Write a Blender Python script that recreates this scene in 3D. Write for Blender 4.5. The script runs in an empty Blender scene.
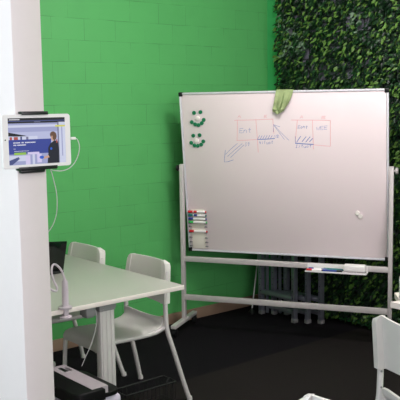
import bpy, bmesh, math, random
from mathutils import Vector, Matrix
random.seed(7)
PI = math.pi
SC = bpy.context.scene
COL = SC.collection

# ------------------------------------------------------------------ colour / materials
def lin(c):
    return tuple((v/255/12.92 if v/255 <= .04045 else ((v/255+.055)/1.055)**2.4) for v in c)

def mat(name, rgb, rough=.5, metal=0., var=.06, scale=12., bump=0., spec=.5, emit=0., coat=0.):
    m = bpy.data.materials.new(name); m.use_nodes = True
    nt = m.node_tree; N = nt.nodes; L = nt.links
    b = N['Principled BSDF']
    c = lin(rgb)
    b.inputs['Roughness'].default_value = rough
    b.inputs['Metallic'].default_value = metal
    b.inputs['Specular IOR Level'].default_value = spec
    if coat: b.inputs['Coat Weight'].default_value = coat
    if emit:
        b.inputs['Base Color'].default_value = (0, 0, 0, 1)
        b.inputs['Emission Color'].default_value = (*c, 1)
        b.inputs['Emission Strength'].default_value = emit
        return m
    tc = N.new('ShaderNodeTexCoord'); nz = N.new('ShaderNodeTexNoise')
    nz.inputs['Scale'].default_value = scale; nz.inputs['Detail'].default_value = 4
    L.new(tc.outputs['Object'], nz.inputs['Vector'])
    mx = N.new('ShaderNodeMix'); mx.data_type = 'RGBA'
    mx.inputs[6].default_value = (*[v*(1-var) for v in c], 1)
    mx.inputs[7].default_value = (*[min(1, v*(1+var)) for v in c], 1)
    L.new(nz.outputs['Fac'], mx.inputs[0]); L.new(mx.outputs[2], b.inputs['Base Color'])
    if bump:
        bp = N.new('ShaderNodeBump'); bp.inputs['Strength'].default_value = bump; bp.inputs['Distance'].default_value = .01
        L.new(nz.outputs['Fac'], bp.inputs['Height']); L.new(bp.outputs['Normal'], b.inputs['Normal'])
    return m

def block_mat():
    m = bpy.data.materials.new('green_painted_block'); m.use_nodes = True
    nt = m.node_tree; N = nt.nodes; L = nt.links; b = N['Principled BSDF']
    tc = N.new('ShaderNodeTexCoord'); sep = N.new('ShaderNodeSeparateXYZ'); L.new(tc.outputs['Object'], sep.inputs[0])
    ax = N.new('ShaderNodeMath'); ax.operation = 'SUBTRACT'; ax.inputs[1].default_value = .248; L.new(sep.outputs['X'], ax.inputs[0])
    az = N.new('ShaderNodeMath'); az.operation = 'SUBTRACT'; az.inputs[1].default_value = .085; L.new(sep.outputs['Z'], az.inputs[0])
    nzw = N.new('ShaderNodeTexNoise'); nzw.inputs['Scale'].default_value = 9; nzw.inputs['Detail'].default_value = 3; L.new(tc.outputs['Object'], nzw.inputs['Vector'])
    wob = N.new('ShaderNodeMath'); wob.operation = 'MULTIPLY_ADD'; wob.inputs[1].default_value = .008; L.new(nzw.outputs['Fac'], wob.inputs[0]); L.new(az.outputs[0], wob.inputs[2])
    cb = N.new('ShaderNodeCombineXYZ'); L.new(ax.outputs[0], cb.inputs[0]); L.new(wob.outputs[0], cb.inputs[1])
    br = N.new('ShaderNodeTexBrick'); br.offset = .5; br.offset_frequency = 2
    br.inputs['Scale'].default_value = 1; br.inputs['Brick Width'].default_value = .26; br.inputs['Row Height'].default_value = .1492
    br.inputs['Mortar Size'].default_value = .0022; br.inputs['Mortar Smooth'].default_value = .6
    g = lin((84, 169, 94))
    br.inputs['Color1'].default_value = (*g, 1); br.inputs['Color2'].default_value = (*[v*.95 for v in g], 1)
    br.inputs['Mortar'].default_value = (*[v*.62 for v in g], 1)
    L.new(cb.outputs[0], br.inputs['Vector'])
    nz = N.new('ShaderNodeTexNoise'); nz.inputs['Scale'].default_value = 7; nz.inputs['Detail'].default_value = 5; L.new(tc.outputs['Object'], nz.inputs['Vector'])
    rmp = N.new('ShaderNodeMapRange'); rmp.inputs['From Min'].default_value = .35; rmp.inputs['From Max'].default_value = .62
    L.new(nz.outputs['Fac'], rmp.inputs['Value'])
    mx = N.new('ShaderNodeMix'); mx.data_type = 'RGBA'; mx.inputs[6].default_value = (*g, 1)
    L.new(rmp.outputs[0], mx.inputs[0]); L.new(br.outputs['Color'], mx.inputs[7])
    L.new(mx.outputs[2], b.inputs['Base Color'])
    nf = N.new('ShaderNodeTexNoise'); nf.inputs['Scale'].default_value = 160; nf.inputs['Detail'].default_value = 3; L.new(tc.outputs['Object'], nf.inputs['Vector'])
    iv = N.new('ShaderNodeMath'); iv.operation = 'MULTIPLY_ADD'; iv.inputs[1].default_value = -.7; L.new(br.outputs['Fac'], iv.inputs[0])
    sc = N.new('ShaderNodeMath'); sc.operation = 'MULTIPLY'; sc.inputs[1].default_value = .35; L.new(nf.outputs['Fac'], sc.inputs[0]); L.new(sc.outputs[0], iv.inputs[2])
    bp = N.new('ShaderNodeBump'); bp.inputs['Strength'].default_value = .35; bp.inputs['Distance'].default_value = .004
    L.new(iv.outputs[0], bp.inputs['Height']); L.new(bp.outputs['Normal'], b.inputs['Normal'])
    b.inputs['Roughness'].default_value = .55; b.inputs['Specular IOR Level'].default_value = .3
    return m

def carpet_mat(name, rgb):
    m = mat(name, rgb, rough=.95, var=.35, scale=220, bump=.6, spec=.1)
    return m

M = dict(
    green=block_mat(),
    green_plain=mat('green_paint', (70, 180, 104), .5, var=.04, spec=.3),
    white_wall=mat('white_wall_paint', (218, 210, 208), .6, var=.02, scale=30, bump=.05, spec=.3),
    ceiling=mat('ceiling_white', (225, 222, 218), .8),
    baseboard=mat('beige_baseboard', (150, 125, 105), .5, var=.1),
    carpet_back=carpet_mat('carpet_back_tone', (21, 19, 23)),
    carpet_front=carpet_mat('carpet_front_tone', (34, 31, 30)),
    chair=mat('white_chair_plastic', (210, 207, 202), .5, var=.02),
    chair_metal=mat('white_chair_metal', (202, 199, 195), .35, var=.02),
    table=mat('dimmed_white_laminate', (172, 174, 164), .32, var=.015),  # white top toned down in colour to stand for weak overhead light
    table_edge=mat('white_table_edge', (228, 220, 212), .4, var=.02),
    table_metal=mat('pale_grey_metal', (190, 188, 184), .4, var=.02),
    grey_metal=mat('grey_metal', (130, 130, 130), .45, var=.04),
    board=mat('whiteboard_enamel', (226, 214, 214), .22, var=.008, scale=3),
    alu=mat('silver_aluminium', (196, 191, 189), .42, metal=.15, var=.05),
    ladder=mat('ladder_aluminium', (160, 163, 176), .3, metal=.7, var=.12, scale=25),
    black=mat('black_plastic', (20, 20, 22), .4, var=.1),
    black_gloss=mat('black_glass', (9, 9, 11), .12, var=.05),
    black_top=mat('black_matte_plastic', (7, 7, 8), .5, var=.1, spec=.2),
    silver=mat('pale_silver_plastic', (172, 163, 168), .4, var=.04),
    pale=mat('pale_lilac_plastic', (196, 190, 205), .4, var=.03),
    white=mat('white_plastic', (232, 230, 228), .35, var=.02),
    cord=mat('white_cord', (200, 198, 198), .5, var=.02),
    goose=mat('pale_mauve_plastic', (184, 175, 182), .42, var=.03),
    mag_green=mat('green_magnet', (20, 118, 78), .4, var=.06),
    mag_white=mat('white_magnet', (232, 226, 220), .4, var=.02),
    cloth=mat('pale_green_cloth', (150, 166, 118), .9, var=.3, scale=26, bump=.5, spec=.1),
    cloth_dark=mat('dark_cloth_green', (86, 98, 62), .9, var=.3, scale=40),  # darker version of the cloth green, assigned to nothing
    ink_red=mat('red_ink', (226, 158, 160), .6, var=.15, scale=60),
    ink_blue=mat('blue_ink', (104, 124, 182), .6, var=.2, scale=60),
    red=mat('red_plastic', (200, 38, 44), .4), blue=mat('blue_plastic', (34, 58, 140), .4),
    teal=mat('teal_plastic', (20, 110, 104), .4), lgreen=mat('bright_green_plastic', (52, 176, 84), .4),
    pale_alu=mat('pale_anodised_frame', (214, 215, 220), .4, metal=.1, var=.03),
    cream=mat('cream_plastic', (222, 218, 204), .45, var=.03),
    wire=mat('black_wire', (12, 12, 13), .5, var=.1),
    trellis=mat('grey_trellis_backing', (112, 112, 124), .7, var=.3, scale=18),
    twig=mat('dark_twig', (30, 42, 24), .8, var=.3),
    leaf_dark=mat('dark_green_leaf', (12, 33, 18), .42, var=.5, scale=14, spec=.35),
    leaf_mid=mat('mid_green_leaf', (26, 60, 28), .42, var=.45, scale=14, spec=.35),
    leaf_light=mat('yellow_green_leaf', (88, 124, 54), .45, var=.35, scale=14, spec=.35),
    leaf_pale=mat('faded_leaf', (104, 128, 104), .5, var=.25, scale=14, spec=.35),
)

# ------------------------------------------------------------------ mesh builder
class MB:
    def __init__(s): s.v = []; s.f = []; s.mi = []
    def add(s, vs, fs, mi=0):
        o = len(s.v); s.v += [tuple(p) for p in vs]
        s.f += [tuple(i+o for i in f) for f in fs]; s.mi += [mi]*len(fs)
    def frombm(s, bm, mi=0):
        bm.verts.index_update()
        s.add([v.co[:] for v in bm.verts], [[v.index for v in f.verts] for f in bm.faces], mi); bm.free()
    def box(s, c, size, bev=0., rot=None, mi=0, seg=2):
        bm = bmesh.new(); bmesh.ops.create_cube(bm, size=1)
        for v in bm.verts: v.co = Vector((v.co.x*size[0], v.co.y*size[1], v.co.z*size[2]))
        if bev: bmesh.ops.bevel(bm, geom=bm.edges[:]+bm.verts[:], offset=bev, segments=seg, profile=.5, affect='EDGES')
        mtx = Matrix.Translation(Vector(c))
        if rot is not None: mtx = mtx @ rot.to_4x4()
        bmesh.ops.transform(bm, matrix=mtx, verts=bm.verts); s.frombm(bm, mi)
    def lathe(s, c, prof, axis=(0, 0, 1), n=24, mi=0, cap=True):
        # prof: list of (r, h) along axis
        q = Vector((0, 0, 1)).rotation_difference(Vector(axis).normalized())
        vs = []; fs = []
        for r, h in prof:
            for k in range(n):
                a = 2*PI*k/n
                vs.append(Vector(c)+q @ Vector((r*math.cos(a), r*math.sin(a), h)))
        for i in range(len(prof)-1):
            for k in range(n):
                fs.append((i*n+k, i*n+(k+1) % n, (i+1)*n+(k+1) % n, (i+1)*n+k))
        if cap:
            fs.append(tuple(range(n-1, -1, -1))); fs.append(tuple((len(prof)-1)*n+k for k in range(n)))
        s.add(vs, fs, mi)
    def tube(s, pts, ra, rb=None, n=10, up=(0, 1, 0), mi=0, square=False):
        # sweep with section half-size ra along 'up' and rb across
        rb = rb or ra; pts = [Vector(p) for p in pts]; vs = []; fs = []
        sec = []
        if square:
            e = .72
            for sx, sy in ((1, 1), (-1, 1), (-1, -1), (1, -1)):
                pr = [(1, e), (e, 1)] if sx*sy > 0 else [(e, 1), (1, e)]
                for a, b in pr: sec.append((sx*a, sy*b))
        else:
            sec = [(math.cos(2*PI*k/n), math.sin(2*PI*k/n)) for k in range(n)]
        n = len(sec)
        u = Vector(up)
        for i, p in enumerate(pts):
            t = (pts[min(i+1, len(pts)-1)]-pts[max(i-1, 0)]).normalized()
            u = (u-t*u.dot(t))
            if u.length < 1e-4: u = t.orthogonal()
            u.normalize(); w = t.cross(u)
            for a, b in sec: vs.append(p+u*a*ra+w*b*rb)
        for i in range(len(pts)-1):
            for k in range(n):
                fs.append((i*n+k, i*n+(k+1) % n, (i+1)*n+(k+1) % n, (i+1)*n+k))
        fs.append(tuple(range(n-1, -1, -1))); fs.append(tuple((len(pts)-1)*n+k for k in range(n)))
        s.add(vs, fs, mi)
    def grid(s, fn, nu, nv, thick, mi=0):
        # closed sheet: fn(u,v) -> (point, normal)
        vs = []; fs = []
        for side in (0, 1):
            for i in range(nu+1):
                for j in range(nv+1):
                    p, nn = fn(i/nu, j/nv); vs.append(Vector(p)-Vector(nn)*thick*side)
        W = nv+1; o = (nu+1)*W
        for i in range(nu):
            for j in range(nv):
                a = i*W+j; fs.append((a, a+W, a+W+1, a+1)); fs.append((o+a, o+a+1, o+a+W+1, o+a+W))
        for i in range(nu):
            a = i*W; fs.append((a, o+a, o+a+W, a+W)); a = i*W+nv; fs.append((a, a+W, o+a+W, o+a))
        for j in range(nv):
            fs.append((j, j+1, o+j+1, o+j)); a = nu*W+j; fs.append((a, o+a, o+a+1, a+1))
        s.add(vs, fs, mi)
    def obj(s, name, mats, parent=None, smooth=True, loc=None):
        me = bpy.data.meshes.new(name); me.from_pydata(s.v, [], s.f)
        mats = mats if isinstance(mats, (list, tuple)) else [mats]
        for m in mats: me.materials.append(m)
        me.polygons.foreach_set('material_index', s.mi)
        me.validate(); me.update()
        bm = bmesh.new(); bm.from_mesh(me); bmesh.ops.recalc_face_normals(bm, faces=bm.faces); bm.to_mesh(me); bm.free()
        if smooth:
            me.polygons.foreach_set('use_smooth', [True]*len(me.polygons))
            try: me.set_sharp_from_angle(angle=math.radians(38))
            except Exception: pass
        o = bpy.data.objects.new(name, me); COL.objects.link(o)
        if parent: o.parent = parent
        if loc: o.location = loc
        return o

def tag(o, label=None, cat=None, group=None, kind=None):
    if label: o['label'] = label
    if cat: o['category'] = cat
    if group: o['group'] = group
    if kind: o['kind'] = kind
    return o
def thing(name, loc, label, cat, group=None, rot=None):
    o = bpy.data.objects.new(name, None); COL.objects.link(o); o.location = loc; o.empty_display_size = .05
    if rot is not None: o.matrix_world = Matrix.Translation(Vector(loc)) @ rot.to_4x4()
    return tag(o, label, cat, group)
def copy_tree(o, parent=None):
    c = o.copy(); COL.objects.link(c)
    if parent: c.parent = parent
    for ch in list(o.children): copy_tree(ch, c)
    return c
def smooth_path(pts, n=6):
    pts = [Vector(p) for p in pts]; out = []
    P = [pts[0]*2-pts[1]]+pts+[pts[-1]*2-pts[-2]]
    for i in range(1, len(P)-2):
        for k in range(n):
            t = k/n; a, b, c, d = P[i-1:i+3]
            out.append(.5*((2*b)+(-a+c)*t+(2*a-5*b+4*c-d)*t*t+(-a+3*b-3*c+d)*t*t*t))
    out.append(pts[-1]); return out
def quad(name, pts, m, kind='structure', label=None):
    b = MB(); b.add(pts, [tuple(range(len(pts)))]); o = b.obj(name, m, smooth=False); o['kind'] = kind
    return o
def slab(name, lo, hi, m, bev=0., kind='structure'):
    b = MB(); b.box([(a+c)/2 for a, c in zip(lo, hi)], [c-a for a, c in zip(lo, hi)], bev); o = b.obj(name, m); o['kind'] = kind
    return o

# ------------------------------------------------------------------ the setting
YG, XF, ZC = 4.82, 4.77, 2.95
X0, Y0 = -3.2, -3.2
YSPLIT = 3.742  # floor tone changes along this line, darker towards the green wall
slab('floor', (X0, Y0, -.05), (XF+.1, YSPLIT, 0), M['carpet_front'])
slab('floor_back', (X0, YSPLIT, -.05), (XF+.1, YG+.1, 0), M['carpet_back'])
slab('wall_back', (X0, YG, 0), (XF+.1, YG+.1, ZC), M['green'])
slab('wall_right', (XF, Y0, 0), (XF+.1, YG, ZC), M['green_plain'])
slab('ceiling', (X0, Y0, ZC), (XF+.1, YG+.1, ZC+.1), M['ceiling'])
slab('baseboard_back', (X0, YG-.016, 0), (XF, YG, .085), M['baseboard'], .004)
# free end of a thin white partition that carries the tablet
slab('wall_left', (1.147, 2.28, 0), (1.2505, YG, ZC), M['white_wall'], .004)

# ------------------------------------------------------------------ artificial hedge on the right-hand wall
hedge = thing('artificial_hedge', (XF-.02, 3.4, 0), 'dark green artificial ivy hedge covering the wall behind the whiteboard', 'hedge')
HY0, HY1, HZ0, HZ1 = 2.1, 4.635, .04, 2.93
b = MB(); b.box((0, (HY0+HY1)/2-3.4, (HZ0+HZ1)/2), (.012, HY1-HY0, HZ1-HZ0))
b.obj('backing_panel', M['trellis'], hedge, smooth=False)
b = MB()
y = HY0+.05
while y < HY1:
    b.box((-.016, y-3.4, (HZ0+HZ1)/2), (.006, .005, HZ1-HZ0)); y += .09
z = HZ0+.04
while z < HZ1:
    b.box((-.019, (HY0+HY1)/2-3.4, z), (.006, HY1-HY0, .005)); z += .09
b.obj('lattice', M['twig'], hedge, smooth=False)
gaps = [(4.26, 2.08, .05, .17), (4.13, 1.98, .04, .11), (4.0, 2.2, .03, .1), (3.85, 1.97, .05, .05), (4.0, 1.93, .05, .05), (3.75, 2.3, .06, .06), (3.72, 1.98, .04, .07), (4.1, 2.35, .03, .06), (3.9, 2.35, .04, .05), (4.45, 2.3, .05, .03)]
pales = [(4.50, 2.37, .09), (4.48, 2.24, .06), (4.40, 2.18, .09), (4.52, 2.13, .05), (4.62, 2.42, .06), (3.8, 2.3, .07)]
b = MB()
rl = random.Random(11)
def leaf(c, tip, nrm, L, W, mi):
    tip = Vector(tip).normalized(); nrm = Vector(nrm); nrm = (nrm-tip*nrm.dot(tip)).normalized(); sd = tip.cross(nrm); c = Vector(c)
    fold = .28; droop = .22
    rows = ((0, .0), (.18, .62), (.45, 1.), (.75, .66), (1., 0.))
    vs = []; fs = []
    for t, w in rows:
        mid = c+tip*L*t-nrm*L*droop*t*t
        if w == 0: vs.append(mid)
        else:
            vs += [mid+sd*W*.5*w+nrm*W*fold*w*.5, mid, mid-sd*W*.5*w+nrm*W*fold*w*.5]
    fs += [(0, 1, 2), (0, 2, 3)]
    for r in range(2):
        a = 1+3*r; fs += [(a, a+3, a+4, a+1), (a+1, a+4, a+5, a+2)]
    fs += [(7, 10, 8), (8, 10, 9)]
    b.add(vs, fs, mi)
NL = 38000
for i in range(NL):
    yy = rl.uniform(HY0, HY1-.01); zz = rl.uniform(HZ0, HZ1)
    if any(((yy-g[0])/g[2])**2+((zz-g[1])/g[3])**2 < 1 for g in gaps) and rl.random() < .72: continue
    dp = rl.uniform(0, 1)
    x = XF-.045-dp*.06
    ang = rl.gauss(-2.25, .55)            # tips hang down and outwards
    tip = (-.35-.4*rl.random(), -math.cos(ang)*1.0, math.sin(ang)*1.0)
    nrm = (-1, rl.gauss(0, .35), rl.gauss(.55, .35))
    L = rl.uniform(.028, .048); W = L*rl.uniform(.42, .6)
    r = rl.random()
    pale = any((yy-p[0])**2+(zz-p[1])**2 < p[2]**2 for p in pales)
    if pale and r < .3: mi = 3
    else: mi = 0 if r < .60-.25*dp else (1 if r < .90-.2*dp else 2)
    b.add([], []); leaf((x-(XF-.02), yy-3.4, zz), tip, nrm, L, W, mi)
# ragged left border of the sheet
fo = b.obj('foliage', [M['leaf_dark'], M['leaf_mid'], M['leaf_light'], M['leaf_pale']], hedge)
fo['kind'] = 'stuff'
b = MB()
for i in range(140):
    yy = rl.uniform(HY0, HY1)-3.4; zz = rl.uniform(HZ0, HZ1-.3)
    pts = [(-.03-.03*rl.random(), yy+rl.uniform(-.03, .03)*k, zz+.07*k) for k in range(4)]
    b.tube(smooth_path(pts, 3), .0022, n=5)
tw = b.obj('twigs', M['twig'], hedge); tw['kind'] = 'stuff'

# ------------------------------------------------------------------ chairs  (local: forward +x, lateral y, base at z=0)
def make_chair(label):
    root = thing('chair', (0, 0, 0), label, 'chair', 'white stacking chairs')
    ZB, ZT = .588, .828
    hw = lambda z: .211-.026*(z-ZB)/(ZT-ZB)
    rx = lambda z: -.004-.032*(z-ZB)/(ZT-ZB)
    # backrest: thin shell with rounded top corners and deep rims down both sides
    b = MB()
    NU, NV = 40, 14
    R = .034
    def shell(u, v):
        q = u*2-1; y0 = q*.2; e = .2-abs(y0); top = ZT-(R-math.sqrt(max(0, R*R-(R-e)**2)) if e < R else 0)
        bot = ZB+.010*math.cos(q*PI/2)
        zz = bot+(top-bot)*v
        y = q*hw(zz)
        x = rx(zz)+.022-(.004+.016*v)*math.cos(q*PI/2)
        return (x, y, zz), Vector((1, 0, 0))
    b.grid(shell, NU, NV, .011)
    for s in (-1, 1):
        sec = []
        n = 14
        for j in range(n+1):
            zz = ZB+(ZT-ZB)*j/n
            # rounded inward at the top
            t = max(0, (zz-(ZT-R))/R); inn = R*(1-math.sqrt(max(0, 1-t*t)))
            HW = hw(zz); yo = s*(HW-inn); yi = s*(HW-max(.036, inn+.006))
            dep = .044*(1-.35*t**3)
            xf = rx(zz)+.022; xb = xf-dep
            sec.append([(xf-.002, yo, zz), (xf, yi, zz), (xb, yi, zz), (xb-.0, yo-s*.004, zz), (xb+.006, yo, zz)])
        vs = [p for r_ in sec for p in r_]; fs = []
        for j in range(n):
            for k in range(5): fs.append((j*5+k, j*5+(k+1) % 5, (j+1)*5+(k+1) % 5, (j+1)*5+k))
        fs.append(tuple(range(5))); fs.append(tuple(n*5+k for k in range(5)))
        b.add(vs, fs)
    b.obj('backrest', M['chair'], root)
    # seat: shallow shell, front lip rolled down, rear corners turned up to the uprights
    b = MB()
    prof = [(.012, .508), (.018, .482), (.035, .462), (.07, .450), (.13, .443), (.24, .442), (.35, .449), (.405, .448), (.436, .436), (.448, .414), (.45, .392)]
    ph = smooth_path([(x, 0, z) for x, z in prof], 3)
    def seat(u, v):
        f = u*(len(ph)-1); i = min(int(f), len(ph)-2); p = ph[i].lerp(ph[i+1], f-i); t = (ph[i+1]-ph[i]).normalized()
        w = .186-(.02*max(0, (u-.9)/.1)**2)
        y = (v*2-1)*w
        edge = max(0, (abs(v*2-1)-.8)/.2)
        nn = Vector((-t.z, 0, t.x))
        return (p.x, y, p.z-.012*math.cos(y/.19*PI/2)*(1-u)*.8+.0-.006*edge**2), nn
    b.grid(seat, 27, 16, .012)
    b.obj('seat', M['chair'], root)
    # legs: rear leg runs up into the upright; front leg bends back into a side rail
    for s in (-1, 1):
        b = MB(); y = s*.199
        pts = smooth_path([(-.128, s*.246, 0), (-.09, s*.229, .135), (-.045, s*.215, .295), (-.014, s*.205, .40), (-.003, s*.202, .455), (-.001, y, .52), (-.002, s*.196, .60), (-.016, s*.188, .70), (-.024, s*.184, .77)], 5)
        b.tube(pts, .0138, .0135, n=14, up=(0, 1, 0))
        b.lathe((-.128, s*.246, 0), [(.016, 0), (.017, .006), (.014, .022)], n=14)
        lg = b.obj('leg', M['chair_metal'], root)
        for zz in (.575, .505):
            b = MB(); b.lathe((-.004, s*.1985-s*.0135, zz), [(.0048, 0), (.0048, .0022), (.002, .003)], axis=(0, -s, 0), n=10)
            b.obj('screw', M['grey_metal'], lg)
        b = MB(); y = s*.184
        pts = smooth_path([(-.002, s*.197, .47), (.01, s*.192, .448), (.035, y, .433), (.09, y, .424), (.22, y, .424), (.345, y, .428), (.392, y, .424), (.423, y, .402), (.436, y, .36), (.447, y, .20), (.462, y, 0)], 6)
        b.tube(pts, .0115, .013, n=12, up=(0, 1, 0))
        b.lathe((.462, y, 0), [(.016, 0), (.017, .006), (.014, .022)], n=14)
        b.obj('leg', M['chair_metal'], root)
    return root

chair = make_chair('white chair tucked in at the near end of the table side facing the whiteboard')
chair.location = (2.650, 3.708, 0); chair.rotation_euler = (0, 0, PI)
def chair_copy(loc, az, label):
    c = copy_tree(chair); c.location = loc; c.rotation_euler = (0, 0, az); c['label'] = label; return c
chair_copy((2.603, 4.315, 0), PI, 'white chair tucked in beside the green wall, farther of the two at the table')
fwd = math.radians(-20)
chair_copy((2.590, 1.826, 0), fwd, 'white chair seen from behind at the lower right, screws in its back post')
chair_copy((1.782, 1.42, 0), math.radians(12), 'white chair at the bottom edge showing only the top corner of its backrest')

# ------------------------------------------------------------------ long white table beside the green wall
tb = thing('table', (2.11, 3.95, 0), 'white table with pale metal column leg beside the green block wall', 'table')
TX0, TX1, TY0, TY1, TZ = 1.635, 2.582, 3.25, 4.66, .75
def tl(p): return (p[0]-2.11, p[1]-3.95, p[2])
b = MB(); b.box(tl(((TX0+TX1)/2, (TY0+TY1)/2, TZ-.0125)), (TX1-TX0, TY1-TY0, .025), .0025)
top = b.obj('tabletop', [M['table'], M['table_edge']], tb)
for pg in top.data.polygons:
    if abs(pg.normal.z) < .5: pg.material_index = 1  # rim keeps the white, only the top carries the dimmed tone
for yc in (3.298, 4.50):
    b = MB()
    b.box(tl((2.108, yc, .395)), (.086, .046, .66), .006)
    for dx in (-.026, 0, .026): b.box(tl((2.108+dx, yc-.0235, .395)), (.016, .006, .655), .002)
    lg = b.obj('leg', M['table_metal'], tb)
    b = MB(); b.box(tl((2.108, yc, .712)), (.1, .06, .022), .003); b.box(tl((2.108, yc, .6955)), (.092, .054, .012), .002)
    b.obj('collar', M['grey_metal'], lg)
    b = MB(); b.box(tl((2.108, yc, .035)), (.72, .07, .036), .012)
    for sx in (-.33, .33): b.lathe(tl((2.108+sx, yc, 0)), [(.022, 0), (.022, .012), (.012, .02)], n=16)
    b.obj('foot', M['table_metal'], lg)
b = MB(); b.box(tl((2.012, 3.305, .700)), (.055, .07, .048), .006); b.box(tl((2.012, 3.305, .673)), (.04, .05, .01), .003)
b.obj('control_box', M['grey_metal'], tb)
for x in (1.75, 2.46):
    b = MB(); b.box(tl((x, 3.95, .713)), (.03, 1.2, .024), .003); b.obj('beam', M['grey_metal'], tb)
# thin white cable hanging from the control box
b = MB(); b.tube(smooth_path([(2.05, 3.29, .70), (2.047, 3.28, .64), (2.015, 3.28, .545), (1.98, 3.29, .47), (1.962, 3.295, .43)]), .0018, n=8)
tag(b.obj('hanging_cable', M['cord']), 'thin white cable hanging down beside the table column', 'cable')

# ------------------------------------------------------------------ office machine on the floor at the table end
sh = thing('paper_shredder', (1.835, 3.09, 0), 'black-topped floor machine with a grey bar across, in front of the table leg', 'shredder')
def sl(x, y, z): return (x-1.835, y-3.09, z)
b = MB(); b.box(sl(1.822, 3.085, .2085), (.25, .345, .397), .03, seg=4)
b.obj('bin', M['pale'], sh)
def lobe(x0, x1, y0, y1, z0, z1, r, side):
    # rounded outer corners on one side
    out = []
    def arc(cx, cy, a0, a1):
        for k in range(9):
            a = a0+(a1-a0)*k/8; out.append((cx+r*math.cos(a), cy+r*math.sin(a)))
    if side > 0:
        out.append((x0, y0)); arc(x1-r, y0+r, -PI/2, 0); arc(x1-r, y1-r, 0, PI/2); out.append((x0, y1))
    else:
        out.append((x1, y1)); arc(x0+r, y1-r, PI/2, PI); arc(x0+r, y0+r, PI, 1.5*PI); out.append((x1, y0))
    bm = bmesh.new()
    vs = [bm.verts.new(sl(px, py, z0)) for px, py in out]; f = bm.faces.new(vs)
    r_ = bmesh.ops.extrude_face_region(bm, geom=[f]); bmesh.ops.translate(bm, vec=(0, 0, z1-z0), verts=[v for v in r_['geom'] if isinstance(v, bmesh.types.BMVert)])
    te = [e for e in bm.edges if all(abs(v.co.z-z1) < 1e-5 for v in e.verts)]
    bmesh.ops.bevel(bm, geom=te, offset=.008, segments=3, profile=.5, affect='EDGES')
    return bm
b = MB(); b.frombm(lobe(1.835, 1.94, 2.905, 3.27, .408, .43, .06, 1)); b.frombm(lobe(1.682, 1.835, 2.885, 3.27, .408, .461, .05, -1))
b.obj('lid', M['black_top'], sh)
# grey bar with a recessed slot near its far end
b = MB()
x0, x1, y0, y1, zt, zb = 1.779, 1.862, 2.905, 3.292, .462, .43
sx0, sx1, sy0, sy1 = 1.808, 1.852, 3.19, 3.262
xs = [x0, sx0, sx1, x1]; ys = [y0, sy0, sy1, y1]
vs = [sl(x, y, zt) for y in ys for x in xs]; fs = []
for j in range(3):
    for i in range(3):
        if (i, j) != (1, 1): a = j*4+i; fs.append((a, a+1, a+5, a+4))
n0 = len(vs); vs += [sl(x, y, zt-.014) for x, y in ((sx0, sy0), (sx1, sy0), (sx1, sy1), (sx0, sy1))]
top4 = (5, 6, 10, 9)
for k in range(4): fs.append((top4[k], top4[(k+1) % 4], n0+(k+1) % 4, n0+k))
n1 = len(vs); vs += [sl(x, y, zb) for x, y in ((x0, y0), (x1, y0), (x1, y1), (x0, y1))]
fs += [(0, n1, n1+1, 3), (3, n1+1, n1+2, 15), (15, n1+2, n1+3, 12), (12, n1+3, n1, 0), (n1, n1+1, n1+2, n1+3)]
# keep the outline edges on the top consistent
b.add(vs, fs); bar = b.obj('bar', M['silver'], sh, smooth=False)
b = MB(); b.box(sl((sx0+sx1)/2, (sy0+sy1)/2, zt-.0115), (sx1-sx0-.004, sy1-sy0-.004, .004)); b.obj('slot', M['grey_metal'], bar)

# ------------------------------------------------------------------ black wire basket on the floor
wb = thing('wire_basket', (2.24, 3.22, 0), 'black wire basket on the dark floor in front of the tucked chair', 'basket')
x0, x1, y0, y1, zr = 2.09, 2.40, 3.10, 3.21, .30
def wl(x, y, z): return (x-2.24, y-3.22, z)
b = MB()
rim = [(x0, y0), (x1, y0), (x1, y1), (x0, y1)]
rp = [wl(x, y, zr) for x, y in rim]; rp.append(rp[0])
for i in range(4): b.tube([rp[i], rp[i+1]], .003, n=6)
b.obj('rim', M['wire'], wb)
b = MB()
for i in range(4):
    (ax, ay), (bx, by) = rim[i], rim[(i+1) % 4]; k = 12 if i % 2 == 0 else 5
    for j in range(k):
        t = j/k; px, py = ax+(bx-ax)*t, ay+(by-ay)*t
        cx, cy = (x0+x1)/2, (y0+y1)/2; q = .9
        b.tube([wl(px, py, zr), wl(cx+(px-cx)*q, cy+(py-cy)*q, .006)], .0013, n=5)
    for zz in (.01, .1, .2):
        q = .9+.1*zz/zr; cx, cy = (x0+x1)/2, (y0+y1)/2
        b.tube([wl(cx+(ax-cx)*q, cy+(ay-cy)*q, zz), wl(cx+(bx-cx)*q, cy+(by-cy)*q, zz)], .0013, n=5)
for j in range(1, 12):
    t = j/12; b.tube([wl(x0+.016+(x1-x0-.032)*t, y0+.006, .006), wl(x0+.016+(x1-x0-.032)*t, y1-.006, .006)], .0013, n=5)
b.obj('mesh_side', M['wire'], wb)
b = MB(); b.tube(smooth_path([wl(2.335, y0, zr-.06), wl(2.338, y0, zr), wl(2.348, y0, zr+.022), wl(2.362, y0, zr+.026), wl(2.374, y0, zr+.012), wl(2.382, y0, zr-.05)]), .0022, n=6)
b.obj('handle', M['wire'], wb)

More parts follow.
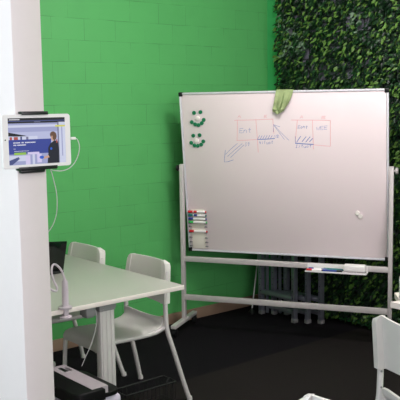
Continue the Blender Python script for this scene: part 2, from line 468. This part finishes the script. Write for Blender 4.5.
# ------------------------------------------------------------------ things on the table
g = thing('gooseneck_holder', (1.853, 3.22, .75), 'pale gooseneck holder clamped to the front edge of the white table', 'holder')
def gl(x, y, z): return (x-1.853, y-3.22, z-.75)
b = MB(); b.lathe(gl(1.855, 3.246, .7645), [(.019, 0), (.0165, .008), (.0155, .095), (.0145, .118), (.010, .126)], n=24); b.obj('post', M['goose'], g)
b = MB()
b.lathe(gl(1.853, 3.246, .703), [(.013, 0), (.029, .003), (.031, .010), (.026, .0135), (.012, .015), (.012, .0215)], n=24)
b.lathe(gl(1.853, 3.246, .7505), [(.030, 0), (.033, .004), (.033, .011), (.018, .014)], n=24)
b.box(gl(1.853, 3.240, .735), (.024, .014, .05), .003)
b.obj('clamp', M['goose'], g)
b = MB(); P = [(1.855, 3.246, .89), (1.85, 3.248, .912), (1.84, 3.25, .94), (1.822, 3.255, .963), (1.803, 3.25, .972), (1.789, 3.245, .962), (1.784, 3.24, .93), (1.795, 3.235, .887), (1.804, 3.23, .862), (1.797, 3.23, .848), (1.778, 3.235, .856), (1.752, 3.24, .885), (1.72, 3.245, .93)]
sp = smooth_path([gl(*p) for p in P], 8)
b.tube(sp, .0052, n=10, up=(0, 1, 0)); b.obj('gooseneck', M['goose'], g)

t2 = thing('tablet_computer', (2.23, 3.985, .75), 'black tablet standing upright on the white table beside the partition', 'tablet')
b = MB(); ry = Matrix.Rotation(math.radians(6), 3, 'Y'); rz = Matrix.Rotation(math.radians(9), 3, 'X')
b.box((-.025, 0, .098), (.16, .009, .192), .004, rot=rz @ Matrix.Rotation(math.radians(5), 3, 'Y')); b.obj('screen', M['black_gloss'], t2)
b = MB(); b.box((-.02, .055, .0075), (.12, .13, .012), .004); b.box((-.02, .05, .06), (.05, .008, .12), .003, rot=Matrix.Rotation(math.radians(-32), 3, 'X')); b.obj('stand', M['black'], t2)

# ------------------------------------------------------------------ tablet on the partition end
TT = Vector((1.2105, 2.262, 1.599))
tab = thing('wall_tablet', TT, 'white tablet showing a web page, held by a black bracket on the white partition', 'tablet')
TWd, THt = .241, .168
b = MB()
bm = bmesh.new()
def rrect(w, h, r, n=6):
    o = []
    for cx, cy, a0 in ((w/2-r, h/2-r, 0), (-w/2+r, h/2-r, PI/2), (-w/2+r, -h/2+r, PI), (w/2-r, -h/2+r, 1.5*PI)):
        for k in range(n+1):
            a = a0+PI/2*k/n; o.append((cx+r*math.cos(a), cy+r*math.sin(a)))
    return o
vs = [bm.verts.new((x, -.004, z)) for x, z in rrect(TWd, THt, .01)]
f = bm.faces.new(vs); r_ = bmesh.ops.extrude_face_region(bm, geom=[f])
bmesh.ops.translate(bm, vec=(0, .008, 0), verts=[v for v in r_['geom'] if isinstance(v, bmesh.types.BMVert)])
bmesh.ops.bevel(bm, geom=[e for e in bm.edges if abs(e.verts[0].co.y-e.verts[1].co.y) < 1e-6], offset=.0015, segments=2, affect='EDGES')
b.frombm(bm); b.obj('body', M['white'], tab)
b = MB(); b.lathe((-TWd/2+.0095, -.0041, .006), [(.0022, 0), (.0022, .0006)], axis=(0, -1, 0), n=12); b.obj('camera_lens', M['black'], tab)
# lit web page: flat picture made of small coloured patches
SW, SH = .2005, .146
SXO = .0
scr_cols = [(186, 190, 224), (14, 14, 28), (52, 66, 150), (240, 240, 248), (150, 196, 74), (214, 204, 240), (104, 74, 58), (18, 20, 40), (205, 160, 140), (208, 212, 236), (214, 214, 90), (120, 120, 150), (70, 78, 130), (160, 164, 205), (176, 80, 70), (40, 90, 200)]
scr_m = [mat('screen_%s' % n, c, emit=.8) for n, c in zip('sky dark blue white green lilac hair navy skin mist lime steel slate haze rust azure'.split(), scr_cols)]
b = MB(); lay = [0]
def patch(u0, v0, u1, v1, mi, poly=None):
    lay[0] += 1; yy = -.0044-.00001*lay[0]
    pts = poly or [(u0, v0), (u1, v0), (u1, v1), (u0, v1)]
    b.add([((u-.5)*SW+SXO, yy, (.5-v)*SH) for u, v in pts], [tuple(range(len(pts)))], mi)
def ell(cu, cv, ru, rv, mi): patch(0, 0, 0, 0, mi, [(cu+ru*math.cos(2*PI*k/18), cv+rv*math.sin(2*PI*k/18)) for k in range(18)])
patch(0, 0, 1, 1, 0); patch(0, 0, 1, .055, 1); patch(0, .055, 1, .11, 12); patch(0, .075, 1, .112, 1)
patch(.02, .025, .2, .04, 3); patch(.45, .08, .56, .095, 11)
patch(0, .115, .86, .3, 13); patch(0, .15, .86, .2, 9)
patch(0, 0, 0, 0, 1, [(0, .30), (.3, .38), (.33, .405), (0, .38)]); patch(.0, .39, .5, .47, 9)
patch(.02, .4, .06, .47, 14); patch(.09, .4, .16, .47, 14); patch(.2, .395, .23, .47, 12); patch(.3, .4, .34, .47, 11)
patch(0, .75, .72, 1, 13); patch(.0, .8, .3, .92, 9); patch(0, 0, 0, 0, 12, [(0, .9), (.16, .83), (.18, .87), (.05, .99), (0, .99)])
patch(.28, .8, .36, 1, 5); patch(.40, .78, .44, 1, 9); patch(.48, .78, .56, .97, 5)
patch(.86, .1, 1, 1, 9); patch(.86, .1, .885, 1, 11); patch(.93, .2, .95, .85, 13); patch(.82, .17, 1, .205, 10)
patch(0, .46, .74, .77, 2)
for (v, segs) in ((.525, ((.08, .12), (.13, .2), (.22, .26), (.28, .36), (.37, .46))), (.575, ((.08, .13), (.145, .29))), (.655, ((.08, .11),)), (.705, ((.09, .34),))):
    for u0, u1 in segs:
        k = u0
        while k < u1-.004: patch(k, v-(.012 if v < .6 else .005), min(u1, k+.012), v+(.012 if v < .6 else .005), 3); k += .017
patch(.085, .735, .29, .785, 4); patch(.315, .735, .52, .785, 5)
patch(0, 0, 0, 0, 7, [(.72, .57), (.80, .50), (.86, .53), (.875, .7), (.87, 1), (.66, 1), (.68, .78), (.68, .66)])
ell(.775, .43, .04, .085, 8); ell(.775, .375, .055, .07, 6); ell(.80, .41, .04, .09, 6); patch(.745, .4, .765, .47, 8)
patch(0, 0, 0, 0, 8, [(.58, .86), (.68, .82), (.70, .87), (.60, .90)]); ell(.56, .86, .04, .035, 15); patch(.83, .48, .85, .56, 14); ell(.735, .68, .02, .03, 15)
so = b.obj('screen', scr_m, tab, smooth=False); so['label'] = 'lit screen with a person in a dark shirt and a blue banner'
# bracket
mt = thing('tablet_bracket', (1.193, 2.285, 1.6), 'black bracket gripping the white wall tablet above and below', 'bracket')
b = MB(); b.box((.005, -.004, 0), (.075, .008, .16), .002); b.box((.005, -.010, .0), (.05, .012, .08), .002); b.obj('plate', M['black'], mt)
b = MB(); b.box((.008, -.022, .0885), (.092, .026, .008), .002); b.box((.008, -.0345, .0855), (.092, .003, .008), .001); b.obj('clip', M['black'], mt)
b = MB(); b.box((.014, -.022, -.0885), (.135, .026, .008), .002); b.box((.014, -.0345, -.0855), (.135, .003, .009), .001); b.box((.0, -.016, -.096), (.085, .02, .012), .004); b.obj('clip', M['black'], mt)
# charging cable
cc = thing('charging_cable', (1.337, 2.263, 1.602), 'white charging cable looping from the wall tablet down the partition edge', 'cable')
def cl(x, y, z): return (x-1.345, y-2.263, z-1.602)
b = MB(); b.box((.0065, 0, 0), (.018, .006, .009), .002); b.obj('plug', M['white'], cc)
b = MB(); P = [(1.358, 2.263, 1.602), (1.368, 2.264, 1.597), (1.376, 2.266, 1.575), (1.374, 2.27, 1.55), (1.362, 2.275, 1.522), (1.342, 2.28, 1.503), (1.315, 2.283, 1.496), (1.288, 2.285, 1.499), (1.277, 2.287, 1.502), (1.283, 2.29, 1.49), (1.297, 2.3, 1.455), (1.309, 2.31, 1.42), (1.318, 2.325, 1.38), (1.322, 2.34, 1.345), (1.317, 2.36, 1.305), (1.302, 2.39, 1.268), (1.284, 2.42, 1.245), (1.268, 2.45, 1.236), (1.256, 2.5, 1.20), (1.2505, 2.55, 1.10)]
b.tube(smooth_path([cl(*p) for p in P], 6), .0015, n=8); b.obj('cord', M['cord'], cc)

# ------------------------------------------------------------------ mobile whiteboard
D = Vector((.504, -.864, 0)).normalized(); NB_ = Vector((.864, .504, 0)).normalized()      # along board, away from viewer
BM0 = Vector((3.667, 4.599, 0))
rotB = Matrix((D, NB_, Vector((0, 0, 1)))).transposed()                                    # local x along, y away, z up
wbd = thing('mobile_whiteboard', BM0, 'large mobile whiteboard with silver frame and drawings, on castors', 'whiteboard', rot=rotB)
SL, SR = -.013, 1.522
for s, zt in ((SL, 1.275), (SR, 1.275)):
    b = MB(); b.box((s, 0, (zt+.085)/2), (.028, .04, zt-.085), .003); b.obj('post', M['alu'], wbd)
for zc, hh in ((.558, .038), (.262, .04)):
    b = MB(); b.box(((SL+SR)/2, 0, zc), (SR-SL-.028, .03, hh), .003); b.obj('rail', M['alu'], wbd)
for s in (SL, SR):
    b = MB(); b.box((s, .0, .083), (.042, .46, .026), .004); ft = b.obj('foot', M['alu'], wbd)
    for yy in (-.205, .205):
        b = MB(); b.lathe((s-.013, yy+.012, .033), [(.024, 0), (.033, .003), (.033, .023), (.024, .026)], axis=(1, 0, 0), n=20)
        b.lathe((s, yy, .060), [(.015, 0), (.015, .012)], n=14); b.box((s, yy+.006, .055), (.034, .03, .012), .003)
        b.obj('caster', M['black'], ft)
for s, sg in ((SL, -1), (SR, 1)):
    b = MB(); b.lathe((s+sg*.014, 0, 1.245), [(.008, 0), (.009, .010), (.022, .012), (.024, .020), (.020, .028)], axis=(sg, 0, 0), n=18); kb = b.obj('pivot_knob', M['black'] if sg < 0 else M['alu'], wbd)
# tilting panel
tilt = math.radians(7.5)
rotT = Matrix.Rotation(tilt, 3, 'X')                      # top leans to the viewer
BU0, BU1, BV0, BV1 = .006, 1.503, -.597, .606
bmx = Matrix.Translation((0, 0, 1.2)) @ rotT.to_4x4()
BW = Matrix.Translation(BM0) @ rotB.to_4x4() @ bmx          # board surface frame: x=u, z=v, -y towards viewer
panel = MB(); panel.box(((BU0+BU1)/2, .008, (BV0+BV1)/2), (BU1-BU0-.03, .016, BV1-BV0-.03), .001)
panel = panel.obj('board_panel', M['board'], wbd); panel.matrix_local = bmx
b = MB(); fw = .013
b.box(((BU0+BU1)/2, .006, BV1-fw/2), (BU1-BU0, .026, fw), .003); b.box(((BU0+BU1)/2, .006, BV0+fw/2), (BU1-BU0, .026, fw), .003)
b.box((BU0+fw/2, .006, (BV0+BV1)/2), (fw, .026, BV1-BV0-2*fw), .003); b.box((BU1-fw/2, .006, (BV0+BV1)/2), (fw, .026, BV1-BV0-2*fw), .003)
frm = b.obj('board_frame', M['pale_alu'], wbd); frm.matrix_local = bmx
for u in (BU0, BU1):
    for v in (BV0, BV1):
        b = MB(); su = 1 if u == BU0 else -1; sv = 1 if v == BV0 else -1
        b.box((u+su*.012, .006, v+sv*.012), (.030, .031, .030), .004); b.obj('corner_cap', M['black'], frm)
for s, sg in ((SL, 1), (SR, -1)):
    b = MB(); b.box((s+sg*.017, .006, .03), (.012, .03, .09), .002); o = b.obj('pivot_bracket', M['alu'], wbd); o.matrix_local = bmx
# --- handwriting and sketches, flat ink on the panel
class Ink:
    def __init__(s, w): s.b = MB(); s.w = w
    def st(s, pts, w=None):
        w = w or s.w; pts = [Vector((p[0], 0, p[1])) for p in pts]
        n = len(pts); vs = []; fs = []
        for i in range(n):
            t = (pts[min(i+1, n-1)]-pts[max(i-1, 0)]).normalized(); q = Vector((-t.z, 0, t.x))
            vs += [pts[i]+q*w/2+Vector((0, -.0004, 0)), pts[i]-q*w/2+Vector((0, -.0004, 0))]
        for i in range(n-1): fs.append((2*i, 2*i+1, 2*i+3, 2*i+2))
        s.b.add(vs, fs)
    def txt(s, text, x, y, w, h, k=1.0):
        G = {'A': [[(0, 0), (.5, 1), (1, 0)], [(.25, .4), (.8, .4)]], 'E': [[(1, 1), (0, .95), (0, 0), (1, .05)], [(0, .5), (.8, .5)]],
             'n': [[(0, 0), (.05, .6)], [(.05, .4), (.5, .65), (.8, .5), (.85, 0)]], 't': [[(.5, .95), (.45, .1), (.8, 0)], [(.1, .6), (.9, .6)]],
             'o': [[(.5, .6), (.1, .4), (.2, .05), (.6, 0), (.85, .3), (.5, .6)]], 'u': [[(.05, .6), (.1, .1), (.5, 0), (.85, .2), (.9, .6)], [(.9, .6), (.95, 0)]],
             'W': [[(0, .9), (.25, 0), (.5, .6), (.75, 0), (1, .95)]], '3': [[(.1, .9), (.7, .95), (.4, .55), (.8, .3), (.4, 0), (.05, .1)]],
             '9': [[(.8, .8), (.3, .9), (.2, .55), (.7, .55), (.8, .9), (.6, 0)]], '4': [[(.3, .9), (.05, .35), (.8, .4)], [(.6, .7), (.6, 0)]],
             's': [[(.8, .6), (.25, .55), (.7, .25), (.2, 0)]], 'l': [[(.4, 1), (.35, 0)]], 'I': [[(.1, .9), (.9, .95)], [(.5, .9), (.5, .05)], [(.1, .05), (.9, 0)]],
             'N': [[(0, 0), (.05, 1), (.8, 0), (.85, 1)]], 'B': [[(0, 0), (.05, 1), (.7, .85), (.1, .5), (.8, .3), (0, 0)]], 'd': [[(.7, .4), (.3, .6), (.1, .2), (.5, 0), (.7, .3)], [(.75, 1), (.75, 0)]],
             'F': [[(.9, 1), (0, .95), (.05, 0)], [(0, .5), (.7, .55)]]}
        n = len(text); cw = w/n
        for i, c in enumerate(text):
            for stroke in G[c]: s.st([(x+cw*(i+.8*px)+.12*h*(py-.5), y+h*(.08+.84*py)+.002*((i*7) % 3-1)) for px, py in stroke], .0027)
def finish(ink, m, label):
    o = ink.b.obj('drawing', m, panel, smooth=False); o['label'] = label
r1 = Ink(.0032)
r1.st([(.418, .401), (.56, .403), (.707, .408)]); r1.st([(.441, .405), (.437, .33), (.431, .252)]); r1.st([(.431, .255), (.50, .257), (.577, .262)])
r1.st([(.578, .408), (.583, .29), (.586, .168)]); r1.st([(.702, .408), (.707, .305)]); r1.txt('A', .446, .418, .028, .026); r1.txt('E', .642, .418, .024, .022)
finish(r1, M['ink_red'], 'faded red boxes sketched near the cloth')
b1 = Ink(.0032)
b1.txt('Ent', .455, .308, .092, .04); b1.txt('39', .488, .212, .04, .034); b1.txt('4sluot', .597, .228, .105, .028); b1.txt('NB', .708, .272, .044, .028)
b1.st([(.58, .262), (.64, .264), (.712, .269)], .006)
for k in range(6): x = .586+k*.0185; b1.st([(x, .266), (x+.016, .292)])
b1.st([(.433, .233), (.385, .195), (.337, .151)], .0026); b1.st([(.471, .233), (.41, .185), (.352, .136)], .0026); b1.st([(.482, .223), (.43, .178), (.375, .129)], .0026)
b1.st([(.339, .184), (.33, .13), (.327, .095), (.355, .098), (.397, .112)], .0034)
b1.st([(.705, .369), (.76, .31), (.814, .256)], .0024); b1.st([(.709, .363), (.782, .262)], .0024); b1.st([(.703, .316), (.705, .369), (.752, .352)], .003)
finish(b1, M['ink_blue'], 'blue notes and arrows on the sketch nearer the smileys')
r2 = Ink(.0032)
r2.st([(.836, .4), (.98, .398), (1.11, .395)]); r2.st([(.879, .402), (.868, .32), (.859, .246)]); r2.st([(.985, .398), (.987, .193)]); r2.st([(1.11, .395), (1.108, .31), (1.107, .215)]); r2.st([(.988, .225), (1.05, .219), (1.107, .215)])
r2.txt('A', .899, .412, .026, .024); r2.txt('E', 1.05, .408, .034, .02)
finish(r2, M['ink_red'], 'faded red boxes sketched at the right')
b2 = Ink(.0032)
b2.txt('Eont', .882, .338, .072, .028); b2.txt('WEE', 1.012, .328, .08, .03); b2.txt('Istuot', .86, .203, .118, .026)
b2.st([(.86, .284), (.861, .235)]); b2.st([(.858, .236), (.92, .231), (.99, .227)], .007)
for a, c in (((.869, .243), (.899, .286)), ((.907, .246), (.938, .283)), ((.933, .243), (.966, .282)), ((.96, .246), (.984, .271))): b2.st([a, c], .005)
finish(b2, M['ink_blue'], 'blue notes and hatching on the sketch at the right')
# pen tray on the upper rail
b = MB(); TRX0, TRX1 = .944, 1.372
b.box(((TRX0+TRX1)/2, -.0595, .5335), (TRX1-TRX0, .087, .004), .001); b.box(((TRX0+TRX1)/2, -.101, .5375), (TRX1-TRX0, .004, .011), .001); b.box(((TRX0+TRX1)/2, -.0172, .556), (TRX1-TRX0, .004, .048), .001)
b.obj('pen_tray', M['white'], wbd)

# ------------------------------------------------------------------ things kept on the whiteboard
BWr = BW.to_3x3()
def on_board(u, v, dy=0.): return BW @ Vector((u, dy, v))
def magnet(u, v, r, m, label, group):
    b = MB(); b.lathe((0, 0, 0), [(r*.96, 0), (r, .002), (r, .006), (r*.86, .0085), (r*.3, .0092)], axis=(0, -1, 0), n=22)
    o = b.obj('magnet', m); o.matrix_world = Matrix.Translation(on_board(u, v, -.0006)) @ BWr.to_4x4()
    tag(o, label, 'magnet', group)
mouth = ['at the left end of the mouth', 'second from the left in the mouth', 'lowest, in the middle of the mouth', 'second from the right in the mouth', 'at the right end of the mouth']
for nm, eyes, nose, mo in (('upper', ((.115, .459), (.165, .464)), (.139, .419), ((.093, .391), (.118, .375), (.144, .369), (.170, .383), (.187, .407))),
                           ('lower', ((.098, .291), (.148, .295)), (.122, .255), ((.079, .238), (.103, .219), (.129, .216), (.156, .225), (.174, .249)))):
    for (u, v), w in zip(eyes, ('left', 'right')): magnet(u, v, .0145, M['mag_green'], 'round green magnet, %s eye of the %s smiley' % (w, nm), 'green smiley magnets')
    magnet(*nose, .0165, M['mag_white'], 'round white magnet, nose of the %s smiley' % nm, 'white magnets')
    for (u, v), w in zip(mo, mouth): magnet(u, v, .0145, M['mag_green'], 'round green magnet %s of the %s smiley' % (w, nm), 'green smiley magnets')
magnet(1.289, -.258, .0165, M['mag_white'], 'upper white magnet of the pair low on the whiteboard', 'white magnets')
magnet(1.309, -.282, .0165, M['mag_white'], 'lower white magnet of the pair low on the whiteboard', 'white magnets')

def holder(v0, v1, slots, label):
    root = thing('marker_holder', (0, 0, 0), label, 'holder', 'white marker holders'); root.matrix_world = Matrix.Translation(on_board(.094, (v0+v1)/2, -.0006)) @ BWr.to_4x4()
    h = v1-v0; vc = (v0+v1)/2
    b = MB(); b.box((0, -.0035, 0), (.108, .006, h), .002); b.obj('plate', M['cream'], root)
    for v in slots:
        for sx in (-1, 1):
            b = MB(); b.box((sx*.062, -.010, v-vc-.012), (.022, .018, .0035), .001); b.box((sx*.064, -.0175, v-vc-.0075), (.016, .0035, .010), .001)
            b.obj('clip', M['grey_metal'], root)
s1 = (-.285, -.312, -.339, -.366, -.392); s2 = (-.437, -.478, -.512, -.545)
holder(-.412, -.270, s1, 'upper white marker holder with four markers on the whiteboard')
holder(-.575, -.418, s2, 'lower white marker holder, mostly empty, near the bottom corner')
def marker(name, mtx, cap, label, group, band=None, body=None):
    root = thing(name, (0, 0, 0), label, 'marker', group); root.matrix_world = mtx
    L = .138
    b = MB(); b.lathe((-L/2+.038, 0, 0), [(.0085, 0), (.0088, .003), (.0088, .092), (.007, .098)], axis=(1, 0, 0), n=16); bd = b.obj('barrel', body or M['white'], root)
    if band: b = MB(); b.lathe((-L/2+.045, 0, 0), [(.00895, 0), (.00895, .026)], axis=(1, 0, 0), n=16); b.obj('band', band, bd)
    b = MB(); b.lathe((-L/2, 0, 0), [(.0075, 0), (.0095, .004), (.0097, .037), (.009, .038)], axis=(1, 0, 0), n=16); b.box((-L/2+.022, -.0098, .0), (.03, .003, .004), .001); b.obj('cap', cap, root)
    b = MB(); b.lathe((L/2-.003, 0, 0), [(.0072, 0), (.0072, .008), (.004, .010)], axis=(1, 0, 0), n=14); b.obj('end_plug', cap, root)
    return root
for v, c, band, lb in ((s1[0], 'red', 'red', 'red-capped marker, topmost in the upper holder'), (s1[1], 'teal', 'blue', 'teal-capped marker, second from the top in the upper holder'),
                       (s1[2], 'blue', None, 'blue-capped marker, third from the top in the upper holder'), (s1[3], 'lgreen', None, 'bright green-capped marker, fourth in the upper holder'),
                       (s2[0], 'red', None, 'red-capped marker alone in the lower holder')):
    marker('marker', Matrix.Translation(on_board(.094, v, -.017)) @ BWr.to_4x4(), M[c], lb, 'markers in the holders', M[band] if band else None)
def on_stand(s, y, z): return Vector(BM0)+rotB @ Vector((s, y, z))
rb4 = rotB.to_4x4()
for s, y, z, a, c, bc, lb in ((1.022, -.084, .5462, 3, 'red', 'white', 'red-capped marker lying at the left end of the pen tray'), (1.028, -.052, .5462, -3, 'blue', 'white', 'blue-capped marker at the left end of the pen tray, behind the red one'),
                          (1.122, -.062, .5462, 0, 'blue', 'teal', 'blue and teal marker lying in the middle of the pen tray'), (1.133, -.036, .5462, 0, 'teal', 'teal', 'teal marker at the back of the pen tray'),
                          (1.135, -.0865, .5462, 180, 'black', 'blue', 'blue marker with a black cap end lying beside the eraser in the pen tray')):
    marker('marker', Matrix.Translation(on_stand(s, y, z)) @ rb4 @ Matrix.Rotation(math.radians(a), 4, 'Z'), M[c], lb, 'markers in the pen tray', None, M[bc])
er = thing('eraser', on_stand(1.287, -.06, .5358), 'white block eraser at the right end of the pen tray', 'eraser', rot=rotB)
b = MB(); b.box((0, 0, .034), (.155, .066, .05), .014, seg=4); b.obj('grip', M['white'], er)
b = MB(); b.box((0, 0, .0045), (.15, .062, .0085), .002); b.obj('felt_pad', M['silver'], er)

# cloth over the top edge
b = MB()
NU, NV = 22, 30
front = [(.722, .845), (.716, .838), (.712, .828), (.712, .815), (.735, .79)]
def cloth(u, v):
    # v: 0 behind the board -> 1 front bottom
    Lb, Lt, Lf = .10, .034, .135
    s = v*(Lb+Lt+Lf)
    if s < Lb: y, z = .0215, BV1+.003-(Lb-s); n = Vector((0, 1, 0))
    elif s < Lb+Lt: a = (s-Lb)/Lt; y, z = .0215-.034*a, BV1+.0045+.004*math.sin(a*PI); n = Vector((0, 0, 1))
    else:
        d = s-Lb-Lt; y, z = -.0125-.004-.003*math.sin(d*30), BV1+.003-d; n = Vector((0, -1, 0))
    d = max(0, (s-Lb-Lt)/Lf)
    x0 = .737-.027*d; x1 = .858-.045*d**1.6
    x = x0+(x1-x0)*u
    if d > 0:
        z += -.03*d*(1-abs(u*2-.72))*(1 if u < .8 else .6)+.025*d*max(0, u-.75)/.25
        fold = .013*math.sin(u*PI*3.3+.6+d*1.2)*d**.7+.022*math.exp(-((u-.52)/.08)**2)*d**.6+.012*max(0, 1-abs(d-.86)/.1)*(u < .75)
        y -= abs(fold)+.004*d
    return (x, y, z), n
b.grid(cloth, NU, NV, .0025)
clo = b.obj('cloth', M['cloth']); clo.matrix_world = BW.copy()
tag(clo, 'pale green cleaning cloth draped over the top edge of the whiteboard', 'cloth')

# ------------------------------------------------------------------ folded stepladders behind the whiteboard
def make_ladder():
    root = thing('stepladder', (0, 0, 0), 'x', 'ladder', 'folded stepladders behind the whiteboard')
    W, Hh = .40, 1.45                                     # local: width along y, front faces -x
    for s in (-1, 1):
        b = MB(); b.box((0, s*(W/2-.016), Hh/2+.02), (.040, .032, Hh), .003)
        b.box((-.0215, s*(W/2-.005), Hh/2+.02), (.005, .010, Hh), .001)
        for k in range(26): b.lathe((-.0195, s*(W/2-.018)+(.004 if k % 2 else -.004), .10+k*.05), [(.004, 0), (.004, .0012)], axis=(-1, 0, 0), n=8, mi=1)
        rl_ = b.obj('rail', [M['ladder'], M['black']], root)
        b = MB(); b.box((0, s*(W/2-.016), .016), (.046, .038, .032), .005); b.obj('rubber_foot', M['grey_metal'], rl_)
    for k in range(5):
        b = MB(); b.box((-.002, 0, .19+.26*k), (.046, W-.066, .03), .003)
        for q in (-.018, -.006, .006, .018): b.box((-.002+q, 0, .207+.26*k), (.006, W-.07, .004), .001)
        b.obj('tread', M['ladder'], root)
    b = MB(); b.box((.0, 0, Hh+.035), (.05, W+.01, .03), .006); b.obj('top_cap', M['black'], root)
    for s in (-1, 1):
        b = MB(); b.box((.031, s*(W/2-.05), Hh/2+.0), (.016, .026, Hh-.02), .003); b.obj('rear_leg', M['ladder'], root)
    for zz in (.07, .62): 
        b = MB(); b.box((.031, 0, zz), (.012, W-.126, .035), .002); b.obj('brace', M['ladder'], root)
    return root
lad = make_ladder(); lad.location = (4.43, 4.37, 0); lad['label'] = 'silver folded stepladder nearest the whiteboard, standing below its lower edge'
for i, (p, lb) in enumerate((((4.495, 4.29, 0), 'silver folded stepladder in the middle of the three behind the whiteboard'), ((4.56, 4.21, 0), 'silver folded stepladder against the hedge, hindmost of the three'))):
    c = copy_tree(lad); c.location = p; c['label'] = lb
# thin white pole leaning to the corner
pl = thing('white_pole', (4.38, 4.62, 0), 'thin white pole with a black foot leaning in the corner left of the ladders', 'pole')
b = MB(); b.tube([(0, 0, .02), (.24, .085, .95)], .006, n=10); b.obj('shaft', M['cord'], pl)
b = MB(); b.lathe((0, 0, 0), [(.03, 0), (.03, .012), (.012, .03), (.008, .045)], n=16); b.obj('foot', M['black'], pl)

# ------------------------------------------------------------------ second table at the right edge with a white container
t3 = thing('table', (3.5, 2.05, 0), 'white table reaching in at the right edge of the room', 'table')
P = [(3.082, 2.28), (3.09, 1.7), (3.75, 1.5), (3.95, 2.2), (3.25, 2.38), (3.138, 2.266)]
bm = bmesh.new(); vs = [bm.verts.new((x-3.5, y-2.05, .722)) for x, y in P]; f = bm.faces.new(vs)
r_ = bmesh.ops.extrude_face_region(bm, geom=[f]); bmesh.ops.translate(bm, vec=(0, 0, .028), verts=[v for v in r_['geom'] if isinstance(v, bmesh.types.BMVert)])
b = MB(); b.frombm(bm); b.obj('tabletop', M['table_edge'], t3, smooth=False)
for x, y in ((3.2, 2.2), (3.2, 1.75), (3.7, 1.6), (3.8, 2.1)):
    b = MB(); b.lathe((x-3.5, y-2.05, 0), [(.02, 0), (.02, .722)], n=16); b.obj('leg', M['table_metal'], t3)
ct = thing('container', (3.168, 2.243, .75), 'white rounded container standing on the table at the right edge', 'container')
b = MB(); b.lathe((0, 0, 0), [(.037, 0), (.041, .006), (.041, .105), (.037, .122), (.026, .13)], n=28); b.obj('body', M['white'], ct)
b = MB(); b.lathe((0, 0, .13), [(.028, 0), (.028, .012), (.024, .015)], n=24); b.obj('lid', M['white'], ct)

# ------------------------------------------------------------------ lights
def area(name, loc, target, size, power, col):
    l = bpy.data.lights.new(name, 'AREA'); l.shape = 'RECTANGLE'; l.size, l.size_y = size; l.energy = power; l.color = col
    o = bpy.data.objects.new(name, l); COL.objects.link(o); o.location = loc
    o.rotation_euler = (Vector(target)-Vector(loc)).to_track_quat('-Z', 'Y').to_euler(); return o
def lamp(name, loc, rad, power, col):
    l = bpy.data.lights.new(name, 'POINT'); l.energy = power; l.color = col; l.shadow_soft_size = rad
    o = bpy.data.objects.new(name, l); COL.objects.link(o); o.location = loc
area('window_daylight', (-2.4, 2.6, 2.2), (1.15, 2.5, 2.0), (2.4, 1.3), 128, (.82, .91, 1.0))
area('rear_window_daylight', (.6, -2.9, 2.3), (2.6, 4, 1.9), (4.0, 1.3), 135, (1.0, .94, 1.0))
lamp('unseen_overhead_lamp', (3.1, 2.8, 2.72), .25, 70, (1.0, .93, .98))  # added soft point source out of view, lifts the green wall
lamp('unseen_overhead_lamp', (1.2, .4, 2.65), .25, 14, (1.0, .93, .98))  # added source out of view, brightens the partition end towards its top
lamp('unseen_overhead_lamp', (3.7, 1.2, 2.65), .25, 38, (1.0, .87, .82))
w = bpy.data.worlds.new('World'); SC.world = w; w.use_nodes = True
w.node_tree.nodes['Background'].inputs[0].default_value = (.85, .92, 1, 1); w.node_tree.nodes['Background'].inputs[1].default_value = .25

# ------------------------------------------------------------------ camera
cam = bpy.data.cameras.new('Camera'); co = bpy.data.objects.new('Camera', cam); COL.objects.link(co)
f_px = 789.; cam.sensor_width = 36; cam.lens = 36*f_px/400
p, r, y = math.radians(6.76), math.radians(-.826), math.radians(50.26)
fw_ = Vector((math.cos(p)*math.cos(y), math.cos(p)*math.sin(y), -math.sin(p))); rt = Vector((math.sin(y), -math.cos(y), 0)); up = rt.cross(fw_)
c, s = math.cos(r), math.sin(r)
R0, U0 = c*rt+s*up, -s*rt+c*up
mx = Matrix((R0, U0, -fw_)).transposed().to_4x4(); mx.translation = (0, 0, 1.70); co.matrix_world = mx
SC.camera = co
SC.view_settings.view_transform = 'Standard'; SC.view_settings.look = 'None'; SC.view_settings.exposure = .2; SC.view_settings.gamma = 1; SC.view_settings.use_curve_mapping = False
